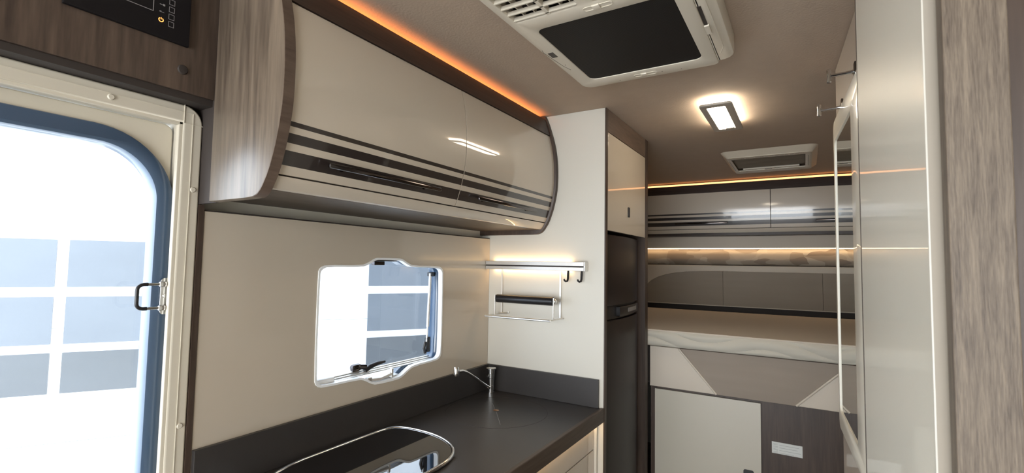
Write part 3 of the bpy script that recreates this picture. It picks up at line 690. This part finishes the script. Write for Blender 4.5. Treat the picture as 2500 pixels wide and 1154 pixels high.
for k, L in enumerate((.105, .10, .112, .085)):
    z = .670-k*.0115
    g.box(-.135, -.118, 2.5190, 2.5196, z, z+.0012)
    g.box(-.135, -.118, 2.5190, 2.5196, z-.004, z-.003)
    g.box(-.112, -.141+L, 2.5190, 2.5196, z-.0035, z-.0022)
link('printed_lines', g, 'ink', sk)
# ============================================================ RIGHT SIDE
bp = thing('bathroom_panel', (.105, .81, 0), 'glossy white bathroom wall panel with brown rear edge, close on the right', 'wall panel')
link('panel_face', G().box(.088, .124, .522, 1.0780, 0, 2.099), 'white_gloss', bp)
link('rear_edge', G().box(.0875, .125, 1.0785, 1.090, 0, 2.099), 'wood_under', bp)
link('front_edge_trim', G().box(.0874, .0886, .5185, .5218, 0, 2.099), 'lam', bp)
link('front_return', G().box(.0887, .16, .5190, .5218, 0, 2.099), 'return', bp)
wp = link('wooden_post', G().box(.0950, .1325, .491, .5095, 0, 2.099, .001), 'woodpost'); tag(wp, 'blurred grey-brown wooden post at the right edge, nearest the camera', 'post')
tag(link('wardrobe', G().box(.1330, .60, .494, .5095, 0, 2.099), 'wood_v'), 'dark wooden wardrobe front beyond the blurred wooden post', 'wardrobe')
# tilted door with mirror
A = Vector((.117, 1.407, 0)); Bv = Vector((.094, 1.836, 0)); dv = (Bv-A).normalized(); nv = Vector((-dv.y, dv.x, 0))  # nv points to -x
def tp(s, z, off=0): q = A+dv*(s-1.407)+nv*off; return Vector((q.x, q.y, z))
MR = Matrix(((dv.x, nv.x, 0), (dv.y, nv.y, 0), (0, 0, 1)))
def tilt(g):
    """geometry built with x=along the door from y=1.407, y=off, z=z"""
    for v in g.bm.verts: c = v.co.copy(); v.co = A+dv*c.x+nv*c.y+Vector((0, 0, c.z))
    bmesh.ops.recalc_face_normals(g.bm, faces=g.bm.faces[:]); return g
dr = thing('bathroom_door', (.105, 1.6, 0), 'half-open glossy beige bathroom door carrying the mirror', 'door')
link('door_panel', tilt(G().box(-.10, .445, -.03, 0, .02, 2.096)), 'door_beige', dr)
link('edge_band', tilt(G().box(.4452, .447, -.03, .0005, .02, 2.096)), 'wood_v', dr)
mi = thing('mirror', (.105, 1.6, .97), 'tall wall mirror with rounded white frame on the half-open door', 'mirror')
link('mirror_frame', tilt(G().plate(rrect(-.06, .455, .965, 1.925, .03, 5), [rrect(.079, .432, 1.018, 1.862, .02, 5)], 'y', .0005, .0085, .001)), 'white_gloss', mi, smooth=True)
link('mirror_glass', tilt(G().box(.086, .434, .001, .005, 1.014, 1.866)), 'mirror', mi)
link('bevelled_edge', tilt(G().box(.076, .0858, .001, .0045, 1.014, 1.866)), 'mirredge', mi)
def rhook(s, z, tip, lab):
    t = thing('robe_hook', tuple(tp(1.407+s, z)), lab, 'hook', 'chrome robe hooks above the mirror')
    link('back_plate', tilt(G().box(s-.010, s+.010, .0002, .005, z-.024, z+.024, .002)), 'darkchrome', t, smooth=True)
    link('hook_arm', tilt(G().tube([(s, .004, z), (s, .02, z-.001), (s, tip-.006, z-.003)], [.006, .0042, .0042], 12)), 'chrome', t, smooth=True)
    link('hook_tip', tilt(G().lathe([(.004, -.018), (.0055, -.016), (.0045, 0), (.0055, .014), (.004, .017)], (s, tip-.003, z-.002), 'z', 14)), 'chrome', t, smooth=True)
rhook(.285, 1.929, .062, 'chrome robe hook farther from the camera, above the mirror')
rhook(.030, 1.942, .060, 'chrome robe hook nearer the camera, beside the white panel')
# ============================================================ OUTSIDE
az = math.radians(33); n_ = Vector((-math.cos(az), math.sin(az), 0)); s_ = Vector((math.sin(az), math.cos(az), 0)); RD = 4.0
def ext(g):
    for v in g.bm.verts: c = v.co.copy(); v.co = n_*(RD+c.y)+s_*c.x+Vector((0, 0, c.z))
    bmesh.ops.recalc_face_normals(g.bm, faces=g.bm.faces[:]); return g
gdoor = thing('garage_door', tuple(n_*RD+Vector((0, 0, -.45))), 'white sectional garage door with grey-blue window panes outside the van', 'garage door')
for z0, z1 in ((-.45, .29), (.295, 1.0), (1.005, 1.70), (1.705, 2.6), (2.605, 3.4)):
    link('door_section', ext(G().box(-5, 4, 0, .05, z0, z1, .004)), 'out_white', gdoor)
for s0 in (-2.139, -1.193, .662, 1.608):
    for z0, z1, m_ in ((.600, .852, 'out_pane2'), (.905, 1.200, 'out_pane1'), (1.262, 1.560, 'out_pane1')):
        fm = link('pane', ext(G().box(s0, s0+.885, -.012, -.002, z0, z1)), m_, gdoor)
tag(link('yard', G().box(-14, XL-.3, -9, 12, -.50, -.45), 'out_ground'), 'sunlit pale concrete yard outside the entry door', 'ground')
link('rubber_seal', ext(G().box(-5, 4, -.012, -.001, .225, .245)), 'line', gdoor)
